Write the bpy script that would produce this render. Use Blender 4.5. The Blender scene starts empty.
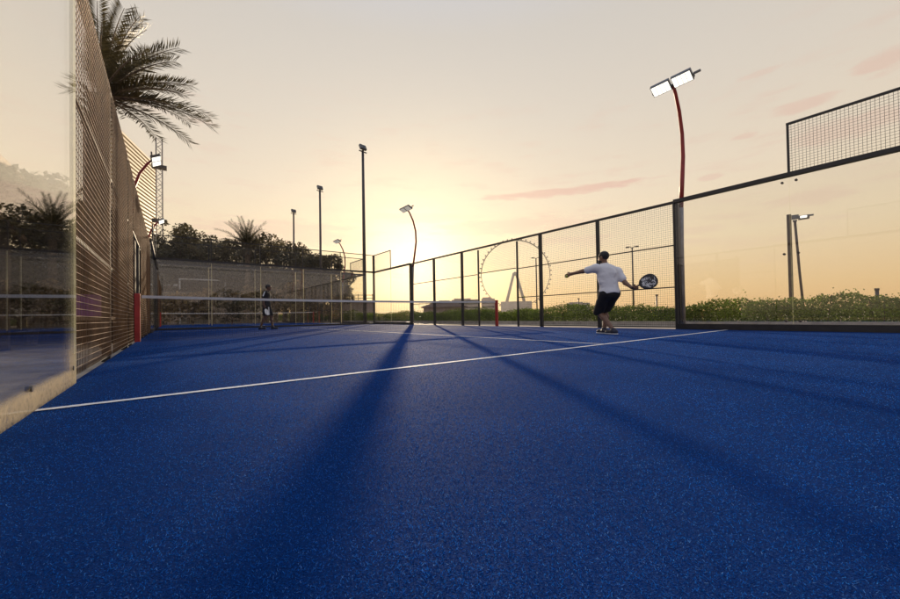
import bpy, math, random
import numpy as np
from mathutils import Vector, Matrix
R = math.radians
random.seed(7); rng = np.random.default_rng(7)
scene = bpy.context.scene
col = scene.collection

# ------------------------------------------------------------------ camera, sky, sun, exposure
CAM = (0.502, -9.452, 0.408)
YAW, PITCH, ROLL = 0.65977, 0.01395, 0.01693
def setup_camera():
    cd = bpy.data.cameras.new('camera'); co = bpy.data.objects.new('camera', cd); col.objects.link(co)
    cd.sensor_width = 36; cd.lens = 361.26 / 900 * 36; cd.shift_y = 11.22 / 900
    cd.clip_start = 0.05; cd.clip_end = 20000
    c, s = math.cos(YAW), math.sin(YAW)
    r0 = Vector((c, -s, 0)); f0 = Vector((s, c, 0)); z = Vector((0, 0, 1))
    F = f0 * math.cos(PITCH) + z * math.sin(PITCH)
    U = -f0 * math.sin(PITCH) + z * math.cos(PITCH)
    right = r0 * math.cos(ROLL) - U * math.sin(ROLL)
    up = r0 * math.sin(ROLL) + U * math.cos(ROLL)
    m = Matrix((right, up, -F)).transposed().to_4x4(); m.translation = Vector(CAM)
    co.matrix_world = m
    scene.camera = co
setup_camera()

SUN_AZ, SUN_EL = R(32.6), R(9.5)
SUN = Vector((math.sin(SUN_AZ) * math.cos(SUN_EL), math.cos(SUN_AZ) * math.cos(SUN_EL), math.sin(SUN_EL)))
def setup_sun():
    ld = bpy.data.lights.new('sun', 'SUN'); ld.energy = 5.0; ld.angle = R(0.6); ld.color = (1.0, 0.80, 0.55)
    lo = bpy.data.objects.new('sun', ld); col.objects.link(lo)
    lo.rotation_euler = SUN.to_track_quat('Z', 'Y').to_euler()
setup_sun()

class NT:
    """small helper for node trees"""
    def __init__(s, tree): s.t = tree; s.n = tree.nodes; s.l = tree.links
    def put(s, sock, v):
        if isinstance(v, bpy.types.NodeSocket): s.l.new(v, sock)
        elif v is not None:
            try: sock.default_value = v
            except Exception: sock.default_value = (*v, 1.0) if len(v) == 3 else v
    def new(s, kind, **k):
        n = s.n.new(kind)
        for a, b in k.items(): setattr(n, a, b)
        return n
    def math(s, op, a, b=None, c=None, clamp=False):
        n = s.new('ShaderNodeMath', operation=op, use_clamp=clamp)
        s.put(n.inputs[0], a); s.put(n.inputs[1], b); s.put(n.inputs[2], c); return n.outputs[0]
    def vmath(s, op, a, b=None):
        n = s.new('ShaderNodeVectorMath', operation=op); s.put(n.inputs[0], a); s.put(n.inputs[1], b)
        return n.outputs['Value'] if op in ('DOT_PRODUCT', 'LENGTH') else n.outputs[0]
    def mix(s, f, a, b, blend='MIX'):
        n = s.new('ShaderNodeMix', data_type='RGBA', blend_type=blend); n.clamp_factor = True
        s.put(n.inputs[0], f); s.put(n.inputs[6], a); s.put(n.inputs[7], b); return n.outputs[2]
    def mrange(s, v, a, b, c=0.0, d=1.0, smooth=True):
        n = s.new('ShaderNodeMapRange'); n.interpolation_type = 'SMOOTHSTEP' if smooth else 'LINEAR'
        for i, x in enumerate((v, a, b, c, d)): s.put(n.inputs[i], x)
        return n.outputs[0]
    def ramp(s, f, stops):
        n = s.new('ShaderNodeValToRGB'); s.put(n.inputs[0], f)
        e = n.color_ramp.elements
        while len(e) > 1: e.remove(e[-1])
        e[0].position = stops[0][0]; e[0].color = (*stops[0][1], 1)
        for p, c in stops[1:]:
            x = e.new(p); x.color = (*c, 1)
        return n.outputs[0]
    def noise(s, vec, scale, detail=3, rough=.5, out=0):
        n = s.new('ShaderNodeTexNoise'); s.put(n.inputs['Vector'], vec)
        n.inputs['Scale'].default_value = scale; n.inputs['Detail'].default_value = detail; n.inputs['Roughness'].default_value = rough
        return n.outputs[out]

def srgb(r, g, b):
    f = lambda c: (c / 255) / 12.92 if c <= 10 else (((c / 255) + .055) / 1.055) ** 2.4
    return (f(r), f(g), f(b))

def setup_world():
    w = bpy.data.worlds.new('World'); scene.world = w; w.use_nodes = True
    t = NT(w.node_tree); t.n.clear()
    out = t.new('ShaderNodeOutputWorld'); bg = t.new('ShaderNodeBackground')
    t.l.new(bg.outputs[0], out.inputs[0]); bg.inputs['Strength'].default_value = 0.1
    sky = t.new('ShaderNodeTexSky', sky_type='NISHITA'); sky.sun_disc = False
    sky.sun_elevation = SUN_EL; sky.sun_rotation = SUN_AZ
    sky.air_density = 1.0; sky.dust_density = 3.0; sky.ozone_density = 1.0
    tc = t.new('ShaderNodeTexCoord'); d = t.vmath('NORMALIZE', tc.outputs['Generated'])
    sx = t.new('ShaderNodeSeparateXYZ'); t.l.new(d, sx.inputs[0])
    el = t.math('ARCSINE', sx.outputs[2])                       # radians
    eln = t.math('DIVIDE', el, R(90), clamp=True)
    # dusty evening air on the sun's side and cooler air opposite
    warm = t.ramp(eln, [(0, srgb(232, 184, 124)), (.035, srgb(235, 197, 141)), (.11, srgb(236, 214, 176)), (.2, srgb(230, 213, 189)), (.31, srgb(219, 208, 193)),
                        (.42, srgb(209, 202, 193)), (.62, srgb(192, 204, 228)), (1, srgb(184, 205, 242))])
    cool = t.ramp(eln, [(0, srgb(205, 178, 160)), (.08, srgb(196, 182, 176)), (.3, srgb(186, 190, 208)), (1, srgb(184, 205, 242))])
    hor = t.vmath('NORMALIZE', t.vmath('MULTIPLY', d, (1, 1, 0)))
    sh = Vector((SUN.x, SUN.y, 0)).normalized()
    side = t.vmath('DOT_PRODUCT', hor, tuple(sh))
    base = t.mix(t.mrange(side, .35, -.5), warm, cool)
    # pale left part of the sky
    ang = t.math('ARCCOSINE', t.math('MINIMUM', t.vmath('DOT_PRODUCT', d, tuple(SUN)), .99999))
    g1 = t.math('POWER', t.mrange(ang, 0.0, R(27), 1, 0, False), 2.2)
    core = Vector((SUN.x, SUN.y, SUN.z - R(1.8))).normalized()      # thick low air shifts the brightest patch down
    ang2 = t.math('ARCCOSINE', t.math('MINIMUM', t.vmath('DOT_PRODUCT', d, tuple(core)), .99999))
    g2 = t.math('POWER', t.mrange(ang2, R(.5), R(11), 1, 0, False), 1.5)
    base = t.mix(t.math('MULTIPLY', g1, .5), base, srgb(255, 236, 190))
    # the haze below the sun glows too
    g3 = t.math('MULTIPLY', t.mrange(side, .955, 1.0), t.mrange(el, R(15), R(4)))
    base = t.mix(t.math('MULTIPLY', g3, .7), base, srgb(255, 232, 176))
    base = t.mix(g2, base, (1.4, 1.2, .90))
    # thin pink cloud streaks, high up and far off
    az = t.math('ARCTAN2', sx.outputs[0], sx.outputs[1])
    cv = t.new('ShaderNodeCombineXYZ'); t.put(cv.inputs[0], t.math('MULTIPLY', az, 5)); t.put(cv.inputs[1], t.math('MULTIPLY', el, 26))
    n1 = t.noise(cv.outputs[0], 1.4, 6, .6)
    streak = t.mrange(n1, .5, .72)
    band = t.math('MULTIPLY', t.mrange(el, R(3), R(9)), t.mrange(el, R(34), R(24)))
    amt = t.math('MULTIPLY', t.math('MULTIPLY', streak, band), .30)
    n2 = t.noise(cv.outputs[0], 3.2, 5, .6)
    def puff(a0, e0, wa, we, k):
        q = t.math('ADD', t.math('POWER', t.math('DIVIDE', t.math('SUBTRACT', az, R(a0)), R(wa)), 2), t.math('POWER', t.math('DIVIDE', t.math('SUBTRACT', el, R(e0)), R(we)), 2))
        q = t.math('ADD', q, t.math('MULTIPLY', t.math('SUBTRACT', n2, .5), 2.4))
        return t.math('MULTIPLY', t.mrange(q, 1.0, .1), k)
    for p in ((82.5, 22.0, 3.4, .75, .55), (88.5, 23.6, 2.6, 1.3, .55), (77.5, 20.5, 1.6, .4, .5), (74, 16.8, 1.7, .45, .5), (86, 18.6, 6, 1.4, .45), (55, 17.9, 15, .75, .95),
              (83, 12.4, 5.0, 1.0, .35), (73, 10.5, 3.0, .8, .3), (72, 9.2, 2.6, .5, .3), (79, 26.5, 2.6, .4, .35), (48, 13.6, 16, 1.5, .55), (14, 12.2, 15, 2.4, .55), (33, 15.2, 10, 1.0, .4), (56, 11.0, 9, .8, .35)):
        amt = t.math('MAXIMUM', amt, puff(*p))
    base = t.mix(amt, base, srgb(222, 184, 166))
    # the physical sky under it, at a strength of 0.1 (the bright dusty layer is divided accordingly)
    dusty = t.mix(1.0, base, (10, 10, 10, 1), 'MULTIPLY')
    t.put(bg.inputs[0], t.mix(.9, sky.outputs[0], dusty))
setup_world()
scene.view_settings.view_transform = 'Standard'; scene.view_settings.look = 'None'
scene.view_settings.exposure = 0.08; scene.view_settings.gamma = 1.0; scene.view_settings.use_curve_mapping = False
scene.render.engine = 'CYCLES'
scene.cycles.max_bounces = 10; scene.cycles.transparent_max_bounces = 40; scene.cycles.use_denoising = True
scene.cycles.caustics_reflective = False; scene.cycles.caustics_refractive = False

# ------------------------------------------------------------------ materials
def M(name, c, rough=.6, metal=0.0, var=.15, scale=6.0, bump=0.0, bscale=60.0, spec=.5, sheen=0.0, trans=0.0, c2=None, island=0.0, emit=None):
    m = bpy.data.materials.new(name); m.use_nodes = True; t = NT(m.node_tree); t.n.clear()
    out = t.new('ShaderNodeOutputMaterial'); b = t.new('ShaderNodeBsdfPrincipled')
    tc = t.new('ShaderNodeTexCoord').outputs['Object']
    f = t.noise(tc, scale, 5, .6)
    lo = tuple(x * (1 - var) for x in c); hi = tuple(min(1, x * (1 + var)) for x in c)
    if c2: hi = c2
    colr = t.mix(t.mrange(f, .3, .7), lo, hi)
    if island:
        g = t.new('ShaderNodeNewGeometry')
        k = t.math('ADD', t.math('MULTIPLY', g.outputs['Random Per Island'], 2 * island), 1 - island)
        cc = t.new('ShaderNodeCombineXYZ')
        for i in range(3): t.put(cc.inputs[i], k)
        colr = t.mix(1.0, colr, cc.outputs[0], 'MULTIPLY')
    t.put(b.inputs['Base Color'], colr); b.inputs['Metallic'].default_value = metal
    t.put(b.inputs['Roughness'], t.math('ADD', t.math('MULTIPLY', f, .2), rough - .1))
    b.inputs['Specular IOR Level'].default_value = spec
    if sheen: b.inputs['Sheen Weight'].default_value = sheen
    if emit: b.inputs['Emission Color'].default_value = (*emit[0], 1); b.inputs['Emission Strength'].default_value = emit[1]
    if bump:
        bp = t.new('ShaderNodeBump'); bp.inputs['Strength'].default_value = bump; bp.inputs['Distance'].default_value = .01
        t.put(bp.inputs['Height'], t.noise(tc, bscale, 4)); t.put(b.inputs['Normal'], bp.outputs[0])
    sh = b.outputs[0]
    if trans:
        tr = t.new('ShaderNodeBsdfTranslucent'); t.put(tr.inputs[0], colr)
        mx = t.new('ShaderNodeMixShader'); mx.inputs[0].default_value = trans
        t.l.new(sh, mx.inputs[1]); t.l.new(tr.outputs[0], mx.inputs[2]); sh = mx.outputs[0]
    t.l.new(sh, out.inputs[0]); return m

def glass_mat(name, dust=0.0):
    m = bpy.data.materials.new(name); m.use_nodes = True; t = NT(m.node_tree); t.n.clear()
    out = t.new('ShaderNodeOutputMaterial')
    g = t.new('ShaderNodeNewGeometry')
    c = t.math('ABSOLUTE', t.vmath('DOT_PRODUCT', g.outputs['Normal'], g.outputs['Incoming']))
    F = t.math('ADD', t.math('MULTIPLY', t.math('POWER', t.math('SUBTRACT', 1, c, clamp=True), 5), .95), .043)
    tr = t.new('ShaderNodeBsdfTransparent'); tr.inputs[0].default_value = (.972, .968, .955, 1)
    gl = t.new('ShaderNodeBsdfGlossy'); gl.inputs['Roughness'].default_value = 0.0; gl.inputs[0].default_value = (.95, .95, .95, 1)
    mx = t.new('ShaderNodeMixShader'); t.put(mx.inputs[0], F)
    t.l.new(tr.outputs[0], mx.inputs[1]); t.l.new(gl.outputs[0], mx.inputs[2])
    # a film of dust, thicker near the foot of the pane
    df = t.new('ShaderNodeBsdfDiffuse'); df.inputs[0].default_value = (.80, .67, .45, 1)
    tl = t.new('ShaderNodeBsdfTranslucent'); tl.inputs[0].default_value = (.80, .67, .45, 1)
    ad = t.new('ShaderNodeMixShader'); ad.inputs[0].default_value = .5
    t.l.new(df.outputs[0], ad.inputs[1]); t.l.new(tl.outputs[0], ad.inputs[2])
    tc = t.new('ShaderNodeTexCoord').outputs['Object']
    sx = t.new('ShaderNodeSeparateXYZ'); t.l.new(tc, sx.inputs[0])
    nz = t.noise(tc, 5, 6, .65); nf = t.noise(tc, 40, 4, .7)
    amt = t.math('MULTIPLY', t.mrange(nz, .4, .8), .004)
    if dust:
        zz = t.math('ADD', sx.outputs[2], t.math('MULTIPLY', t.math('SUBTRACT', nz, .5), .05))
        foot = t.math('MULTIPLY', t.mrange(zz, .125, .085), t.mrange(t.math('ADD', t.math('MULTIPLY', nf, .6), t.math('MULTIPLY', nz, .6)), .38, .72, .35, 1.0))
        yy = t.math('ADD', sx.outputs[1], t.math('MULTIPLY', t.math('SUBTRACT', nf, .5), .06))
        edge = t.math('MULTIPLY', t.mrange(yy, -6.24, -6.20), t.mrange(zz, .34, .16))
        amt = t.math('MAXIMUM', amt, t.math('MULTIPLY', t.math('MAXIMUM', foot, t.math('MULTIPLY', edge, .6)), dust))
    m2 = t.new('ShaderNodeMixShader'); t.put(m2.inputs[0], amt)
    t.l.new(mx.outputs[0], m2.inputs[1]); t.l.new(ad.outputs[0], m2.inputs[2])
    t.l.new(m2.outputs[0], out.inputs[0]); return m

def turf_mat():
    m = bpy.data.materials.new('blue_turf'); m.use_nodes = True; t = NT(m.node_tree); t.n.clear()
    out = t.new('ShaderNodeOutputMaterial'); b = t.new('ShaderNodeBsdfPrincipled')
    tc = t.new('ShaderNodeTexCoord').outputs['Object']
    fine = t.noise(tc, 260, 2, .6); mid = t.noise(tc, 45, 3, .65); big = t.noise(tc, .8, 4, .55)
    c = t.mix(t.mrange(fine, .32, .68), (.001, .011, .065), (.004, .060, .27))
    c = t.mix(t.mrange(mid, .25, .75), c, (.002, .032, .16))
    c = t.mix(t.math('MULTIPLY', t.mrange(big, .35, .7), .35), c, (.02, .065, .24))
    spk = t.mrange(t.noise(tc, 420, 1, .5), .70, .78)
    c = t.mix(t.math('MULTIPLY', spk, .6), c, (.14, .19, .36))
    t.put(b.inputs['Base Color'], c); b.inputs['Roughness'].default_value = .85; b.inputs['IOR'].default_value = 1.1
    b.inputs['Sheen Weight'].default_value = .0; b.inputs['Sheen Roughness'].default_value = .4; b.inputs['Sheen Tint'].default_value = (.6, .68, 1, 1)
    bp = t.new('ShaderNodeBump'); bp.inputs['Strength'].default_value = .8; bp.inputs['Distance'].default_value = .012
    t.put(bp.inputs['Height'], t.math('ADD', fine, mid)); t.put(b.inputs['Normal'], bp.outputs[0])
    t.l.new(b.outputs[0], out.inputs[0]); return m

def blade_mat():
    m = bpy.data.materials.new('turf_fibre'); m.use_nodes = True; t = NT(m.node_tree); t.n.clear()
    out = t.new('ShaderNodeOutputMaterial'); b = t.new('ShaderNodeBsdfPrincipled'); g = t.new('ShaderNodeNewGeometry')
    c = t.ramp(g.outputs['Random Per Island'], [(0, (.002, .036, .18)), (.4, (.006, .12, .52)), (.75, (.016, .20, .76)), (.92, (.05, .26, .76)), (1, (.16, .36, .78))])
    tc = t.new('ShaderNodeTexCoord').outputs['Object']
    c = t.mix(t.math('MULTIPLY', t.mrange(t.noise(tc, .7, 5, .6), .45, .75), .07), c, (.16, .18, .24))     # thin drifts of sand
    k = t.mrange(t.noise(tc, 1.9, 4, .6), .3, .7, .8, 1.15); kv = t.new('ShaderNodeCombineXYZ')
    for i_ in range(3): t.put(kv.inputs[i_], k)
    c = t.mix(1.0, c, kv.outputs[0], 'MULTIPLY')
    t.put(b.inputs['Base Color'], c); b.inputs['Roughness'].default_value = .8; b.inputs['IOR'].default_value = 1.12
    tr = t.new('ShaderNodeBsdfTranslucent'); t.put(tr.inputs[0], c); mx = t.new('ShaderNodeMixShader'); mx.inputs[0].default_value = .5
    t.l.new(b.outputs[0], mx.inputs[1]); t.l.new(tr.outputs[0], mx.inputs[2]); t.l.new(mx.outputs[0], out.inputs[0]); return m

MT = dict(
    turf=turf_mat(),
    blade=blade_mat(),
    line=M('white_line_fibre', (.74, .74, .76), .7, var=.08, scale=80, bump=.3, bscale=300),
    sand=M('sand', (.36, .27, .17), .9, var=.25, scale=.6, bump=.4, bscale=8),
    paving=M('paving', (.40, .33, .25), .85, var=.2, scale=3, bump=.2, bscale=50),
    concrete=M('concrete', (.42, .37, .31), .85, var=.18, scale=5, bump=.25, bscale=60),
    water=M('sea_water', (.10, .12, .13), .15, var=.1, scale=.2, bump=.3, bscale=.8),
    steel=M('black_steel', (.022, .019, .017), .42, var=.3, scale=8, bump=.05, bscale=120),
    wire=M('sunlit_wire', (.16, .088, .042), .33, metal=.45, var=.25, scale=5),  # black wire tinted golden brown, the sun's warmth put into its colour
    wire_dark=M('dark_wire', (.03, .026, .023), .45, var=.25, scale=5),
    glass=glass_mat('glass'), glass_dusty=glass_mat('dusty_glass', .62),
    glass_edge=M('glass_edge', (.62, .60, .40), .25, var=.1, scale=20, trans=.5),
    joint=M('lit_edge_strip', (.90, .84, .64), .4, var=.05, scale=20, trans=.65),
    bolt=M('bolt_steel', (.10, .09, .08), .35, metal=.8),
    red=M('red_paint', (.36, .016, .012), .38, var=.15, scale=9, spec=.6),
    red_arm=M('shaded_red_paint', (.28, .014, .010), .4, var=.15, scale=9),  # the red darkened in its colour for the shade on the arms
    band=M('net_band', (.66, .64, .61), .7, var=.06, scale=20),
    net=M('net_cord', (.03, .03, .035), .8, var=.2),
    lamp_body=M('lamp_housing', (.16, .16, .16), .4, metal=.5),
    lamp_lit=M('lit_lamp_lens', (.9, .88, .8), .3, var=.02, emit=((1, .95, .82), 1.6)),
    lamp_dim=M('dim_lamp_lens', (.7, .66, .58), .3, var=.02, emit=((1, .92, .78), .35)),
    pole=M('mast_paint', (.07, .06, .055), .45, metal=.4, var=.2),
    pole_grey=M('pole_grey', (.26, .24, .23), .45, metal=.4, var=.2),
    bark=M('bark', (.10, .070, .045), .9, var=.4, scale=12, bump=.6, bscale=40),
    palm_bark=M('palm_bark', (.20, .145, .09), .9, var=.45, scale=9, bump=.8, bscale=30),
    leaf=M('tree_leaf', (.098, .078, .030), .55, var=.4, scale=.8, island=.5, trans=.3),
    brush=M('sunlit_brush', (.26, .175, .08), .7, var=.4, scale=1.5, island=.5, trans=.4),  # bush leaf made paler and warmer, sunlight put into the colour
    leaf_dark=M('dark_leaf', (.066, .056, .023), .55, var=.4, scale=.8, island=.5, trans=.25),
    hedge=M('hedge_leaf', (.135, .18, .026), .6, var=.45, scale=1.3, island=.42, trans=.42, spec=.25),
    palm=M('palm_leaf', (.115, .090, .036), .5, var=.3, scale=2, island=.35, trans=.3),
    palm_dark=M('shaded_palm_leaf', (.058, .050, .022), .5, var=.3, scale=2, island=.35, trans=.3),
    skin=M('skin', (.22, .115, .068), .5, var=.1, scale=12), skin_dark=M('brown_skin', (.15, .075, .045), .5, var=.1, scale=12),
    shirt=M('white_cotton', (.79, .765, .75), .85, var=.05, scale=9, bump=1.0, bscale=7, sheen=.1),
    black=M('black_cotton', (.014, .013, .014), .85, var=.3, scale=9, bump=.3, bscale=14),
    hair=M('hair', (.012, .009, .008), .6, var=.3, scale=40, bump=.5, bscale=150),
    sole=M('white_sole', (.7, .7, .7), .6), shoe=M('dark_shoe', (.022, .025, .045), .6, var=.3, scale=30),
    racket=M('racket_frame', (.02, .02, .022), .35), racket_face=M('racket_face', (.045, .04, .04), .45, var=.2),
    white=M('white_paint', (.76, .75, .72), .5, var=.06), ball=M('ball_felt', (.42, .44, .05), .9, var=.15, scale=60, bump=.3, bscale=200),
    tower=M('tower_wall', (.30, .24, .18), .7, var=.12, scale=.2), tower_slab=M('balcony_slab', (.74, .64, .48), .6, var=.08, scale=.3),
    tower_dark=M('tower_glass', (.05, .045, .04), .25, var=.3, scale=.4),
    timber=M('dark_timber', (.065, .040, .024), .7, var=.4, scale=7, bump=.3, bscale=30),
    timber_light=M('timber_beam', (.36, .24, .14), .7, var=.25, scale=9),
    purple=M('purple_plastic', (.30, .07, .36), .4, var=.1), grey=M('grey_render', (.46, .46, .44), .8, var=.1, scale=1.2),
    far=M('distant_wall', (.42, .33, .28), .8, var=.12, scale=.05), far_roof=M('brown_roof', (.16, .10, .07), .8),
    wheel=M('wheel_steel', (.10, .08, .065), .5, var=.1, scale=.1), wheel_leg=M('wheel_leg', (.30, .25, .20), .5, var=.05, scale=.1),
)

# ------------------------------------------------------------------ mesh helpers
class MB:
    def __init__(s): s.v = []; s.f = []; s.n = 0; s.mi = []
    def add(s, vs, fs, mi=0):
        s.v.extend(vs); s.f.extend([tuple(i + s.n for i in f) for f in fs]); s.mi.extend([mi] * len(fs)); s.n += len(vs); return s
    def box(s, x0, y0, z0, x1, y1, z1, mi=0, mis=None):
        vs = [(x, y, z) for z in (z0, z1) for y in (y0, y1) for x in (x0, x1)]
        fs = [(0, 2, 3, 1), (4, 5, 7, 6), (0, 1, 5, 4), (2, 6, 7, 3), (0, 4, 6, 2), (1, 3, 7, 5)]
        k = s.n; s.add(vs, fs, mi)
        if mis:
            for i, m in enumerate(mis): s.mi[len(s.mi) - 6 + i] = m
        return s
    def tube(s, pts, r, seg=6, mi=0, cap=True):
        pts = [Vector(p) for p in pts]; n = len(pts)
        rs = r if isinstance(r, (list, tuple)) else [r] * n
        vs = []; prev = None
        for i, p in enumerate(pts):
            d = (pts[min(i + 1, n - 1)] - pts[max(i - 1, 0)]).normalized()
            if prev is None:
                a = d.cross(Vector((0, 0, 1)) if abs(d.z) < .9 else Vector((1, 0, 0))).normalized()
            else: a = (prev - d * prev.dot(d)).normalized()
            prev = a; b = d.cross(a)
            for k in range(seg):
                t = 2 * math.pi * (k + .5) / seg
                vs.append(tuple(p + (a * math.cos(t) + b * math.sin(t)) * rs[i]))
        fs = [(i * seg + k, i * seg + (k + 1) % seg, (i + 1) * seg + (k + 1) % seg, (i + 1) * seg + k) for i in range(n - 1) for k in range(seg)]
        if cap: fs += [tuple(range(seg))[::-1], tuple((n - 1) * seg + k for k in range(seg))]
        return s.add(vs, fs, mi)
    def build(s, name, mats, parent=None, smooth=False, bevel=0):
        me = bpy.data.meshes.new(name); me.from_pydata([tuple(v) for v in s.v], [], s.f)
        mats = mats if isinstance(mats, (list, tuple)) else [mats]
        for m in mats: me.materials.append(m)
        if len(mats) > 1: me.polygons.foreach_set('material_index', s.mi)
        if smooth: me.polygons.foreach_set('use_smooth', [True] * len(me.polygons))
        me.update()
        return link(name, me, parent, bevel)
def link(name, me, parent=None, bevel=0):
    o = bpy.data.objects.new(name, me); col.objects.link(o)
    if parent: o.parent = parent
    if bevel:
        b = o.modifiers.new('bevel', 'BEVEL'); b.width = bevel; b.segments = 2; b.limit_method = 'ANGLE'
    return o
def tag(o, label=None, cat=None, group=None, kind=None):
    for k, v in (('label', label), ('category', cat), ('group', group), ('kind', kind)):
        if v: o[k] = v
    return o
def thing(name, label, cat, loc=(0, 0, 0), rz=0, group=None):
    o = bpy.data.objects.new(name, None); col.objects.link(o); o.location = loc; o.rotation_euler = (0, 0, rz); o.empty_display_size = .2
    return tag(o, label, cat, group)
def copy_tree(o, label=None, parent=None):
    c = o.copy(); col.objects.link(c); c.parent = parent
    if label: c['label'] = label
    for ch in [x for x in bpy.data.objects if x.parent == o]: copy_tree(ch, None, c)
    return c
def np_mesh(name, verts, quads, mat, parent=None):
    me = bpy.data.meshes.new(name); nv, nq = len(verts), len(quads)
    me.vertices.add(nv); me.vertices.foreach_set('co', np.asarray(verts, np.float32).ravel())
    k = quads.shape[1]
    me.loops.add(nq * k); me.loops.foreach_set('vertex_index', np.asarray(quads, np.int32).ravel())
    me.polygons.add(nq); me.polygons.foreach_set('loop_start', np.arange(0, nq * k, k, dtype=np.int32))
    me.update(calc_edges=True); me.validate(); me.materials.append(mat)
    return link(name, me, parent)

# ------------------------------------------------------------------ setting
def sheet(name, x0, y0, x1, y1, z, mat):
    o = MB().add([(x0, y0, z), (x1, y0, z), (x1, y1, z), (x0, y1, z)], [(0, 1, 2, 3)]).build(name, mat); o['kind'] = 'structure'; return o
CY = 21.5                                     # centre of the second court
sheet('ground', -6000, -3000, 6000, 9000, -.05, MT['sand'])
sheet('sea', 150, -3000, 5500, 8500, -.02, MT['water'])
sheet('paving', -6, -16, 13.2, 34, -.03, MT['paving'])
for oy in (0, CY):
    o = MB().box(-.02, oy - 10.02, -.04, 10.02, oy + 10.02, 0).build('court_turf', MT['turf']); o['kind'] = 'structure'
    def line(x0, y0, x1, y1):
        # turf lines are tufted in: edges are slightly ragged
        n = max(2, int(max(x1 - x0, y1 - y0) / .02)); vs = []; alongx = (x1 - x0) > (y1 - y0)
        for i in range(n + 1):
            f = i / n; j1, j2 = random.uniform(-.003, .003), random.uniform(-.003, .003)
            vs += [(x0 + (x1 - x0) * f, y0 + j1, .004), (x0 + (x1 - x0) * f, y1 + j2, .004)] if alongx else [(x1 + j1, y0 + (y1 - y0) * f, .004), (x0 + j2, y0 + (y1 - y0) * f, .004)]
        o = MB().add(vs, [(2 * i, 2 * i + 2, 2 * i + 3, 2 * i + 1) for i in range(n)]).build('court_line', MT['line']); o['kind'] = 'structure'
    line(0.01, oy - 6.975, 9.99, oy - 6.925); line(0.01, oy + 6.925, 9.99, oy + 6.975)
    line(4.975, oy - 6.922, 5.025, oy + 6.922)
o = MB().box(13.25, -20, -.04, 13.45, 60, .1).build('kerb', MT['concrete']); o['kind'] = 'structure'

# turf pile: blue fibres standing on the near court, thinner with distance
def turf_pile():
    rr = np.linspace(.2, 9, 400); dens = 135000 / (1 + (rr / .8) ** 1.72); cdf = np.cumsum(dens * rr); N = int(2 * math.pi * cdf[-1] * (rr[1] - rr[0])); cdf /= cdf[-1]
    r = np.interp(rng.uniform(0, 1, N), cdf, rr); a = rng.uniform(0, 2 * math.pi, N)
    x = CAM[0] + r * np.sin(a); y = CAM[1] + r * np.cos(a)
    ok = (x > .005) & (x < 9.99) & (y > -10) & (y < 9.9) & ~(np.abs(y + 6.95) < .03)
    p = np.stack([x, y, r], 1)[ok]; n = len(p)
    w = (.00032 + .00029 * np.minimum(p[:, 2], 6)) * rng.uniform(.6, 1.4, n)
    h = rng.uniform(.001, .0034, n); a = rng.uniform(0, 2 * math.pi, n); lean = rng.normal(0, .0022, (n, 2))
    dx, dy = np.cos(a) * w, np.sin(a) * w
    z0 = np.full(n, .0005)
    b0 = np.stack([p[:, 0] - dx, p[:, 1] - dy, z0], 1); b1 = np.stack([p[:, 0] + dx, p[:, 1] + dy, z0], 1)
    t1 = np.stack([p[:, 0] + dx * .7 + lean[:, 0], p[:, 1] + dy * .7 + lean[:, 1], h], 1); t0 = np.stack([p[:, 0] - dx * .7 + lean[:, 0], p[:, 1] - dy * .7 + lean[:, 1], h], 1)
    v = np.stack([b0, b1, t1, t0], 1).reshape(-1, 3)
    o = np_mesh('turf_pile', v, np.arange(4 * n).reshape(-1, 4), MT['blade']); tag(o, 'short blue artificial grass fibres on the near court', 'turf', kind='stuff')
turf_pile()

# ------------------------------------------------------------------ court enclosure
def mesh_grid(mb, axis, fixed, a0, a1, z0, z1, pitch=.05, r=.0021, seg=5, mi=0, rb=None, side=1):
    rb = rb or r
    """welded wire: uprights and crossbars between a0..a1 along the wall and z0..z1"""
    n = max(1, round((a1 - a0) / pitch)); k = max(1, round((z1 - z0) / pitch))
    for i in range(1, n):
        a = a0 + (a1 - a0) * i / n
        p = [(fixed, a, z0), (fixed, a, z1)] if axis == 'y' else [(a, fixed, z0), (a, fixed, z1)]
        mb.tube(p, r, seg, mi, cap=False)
    for j in range(1, k):
        z = z0 + (z1 - z0) * j / k; o = (r + rb) * .95 * side
        p = [(fixed + o, a0, z), (fixed + o, a1, z)] if axis == 'y' else [(a0, fixed + o, z), (a1, fixed + o, z)]
        mb.tube(p, rb, seg, mi, cap=False)

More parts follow.
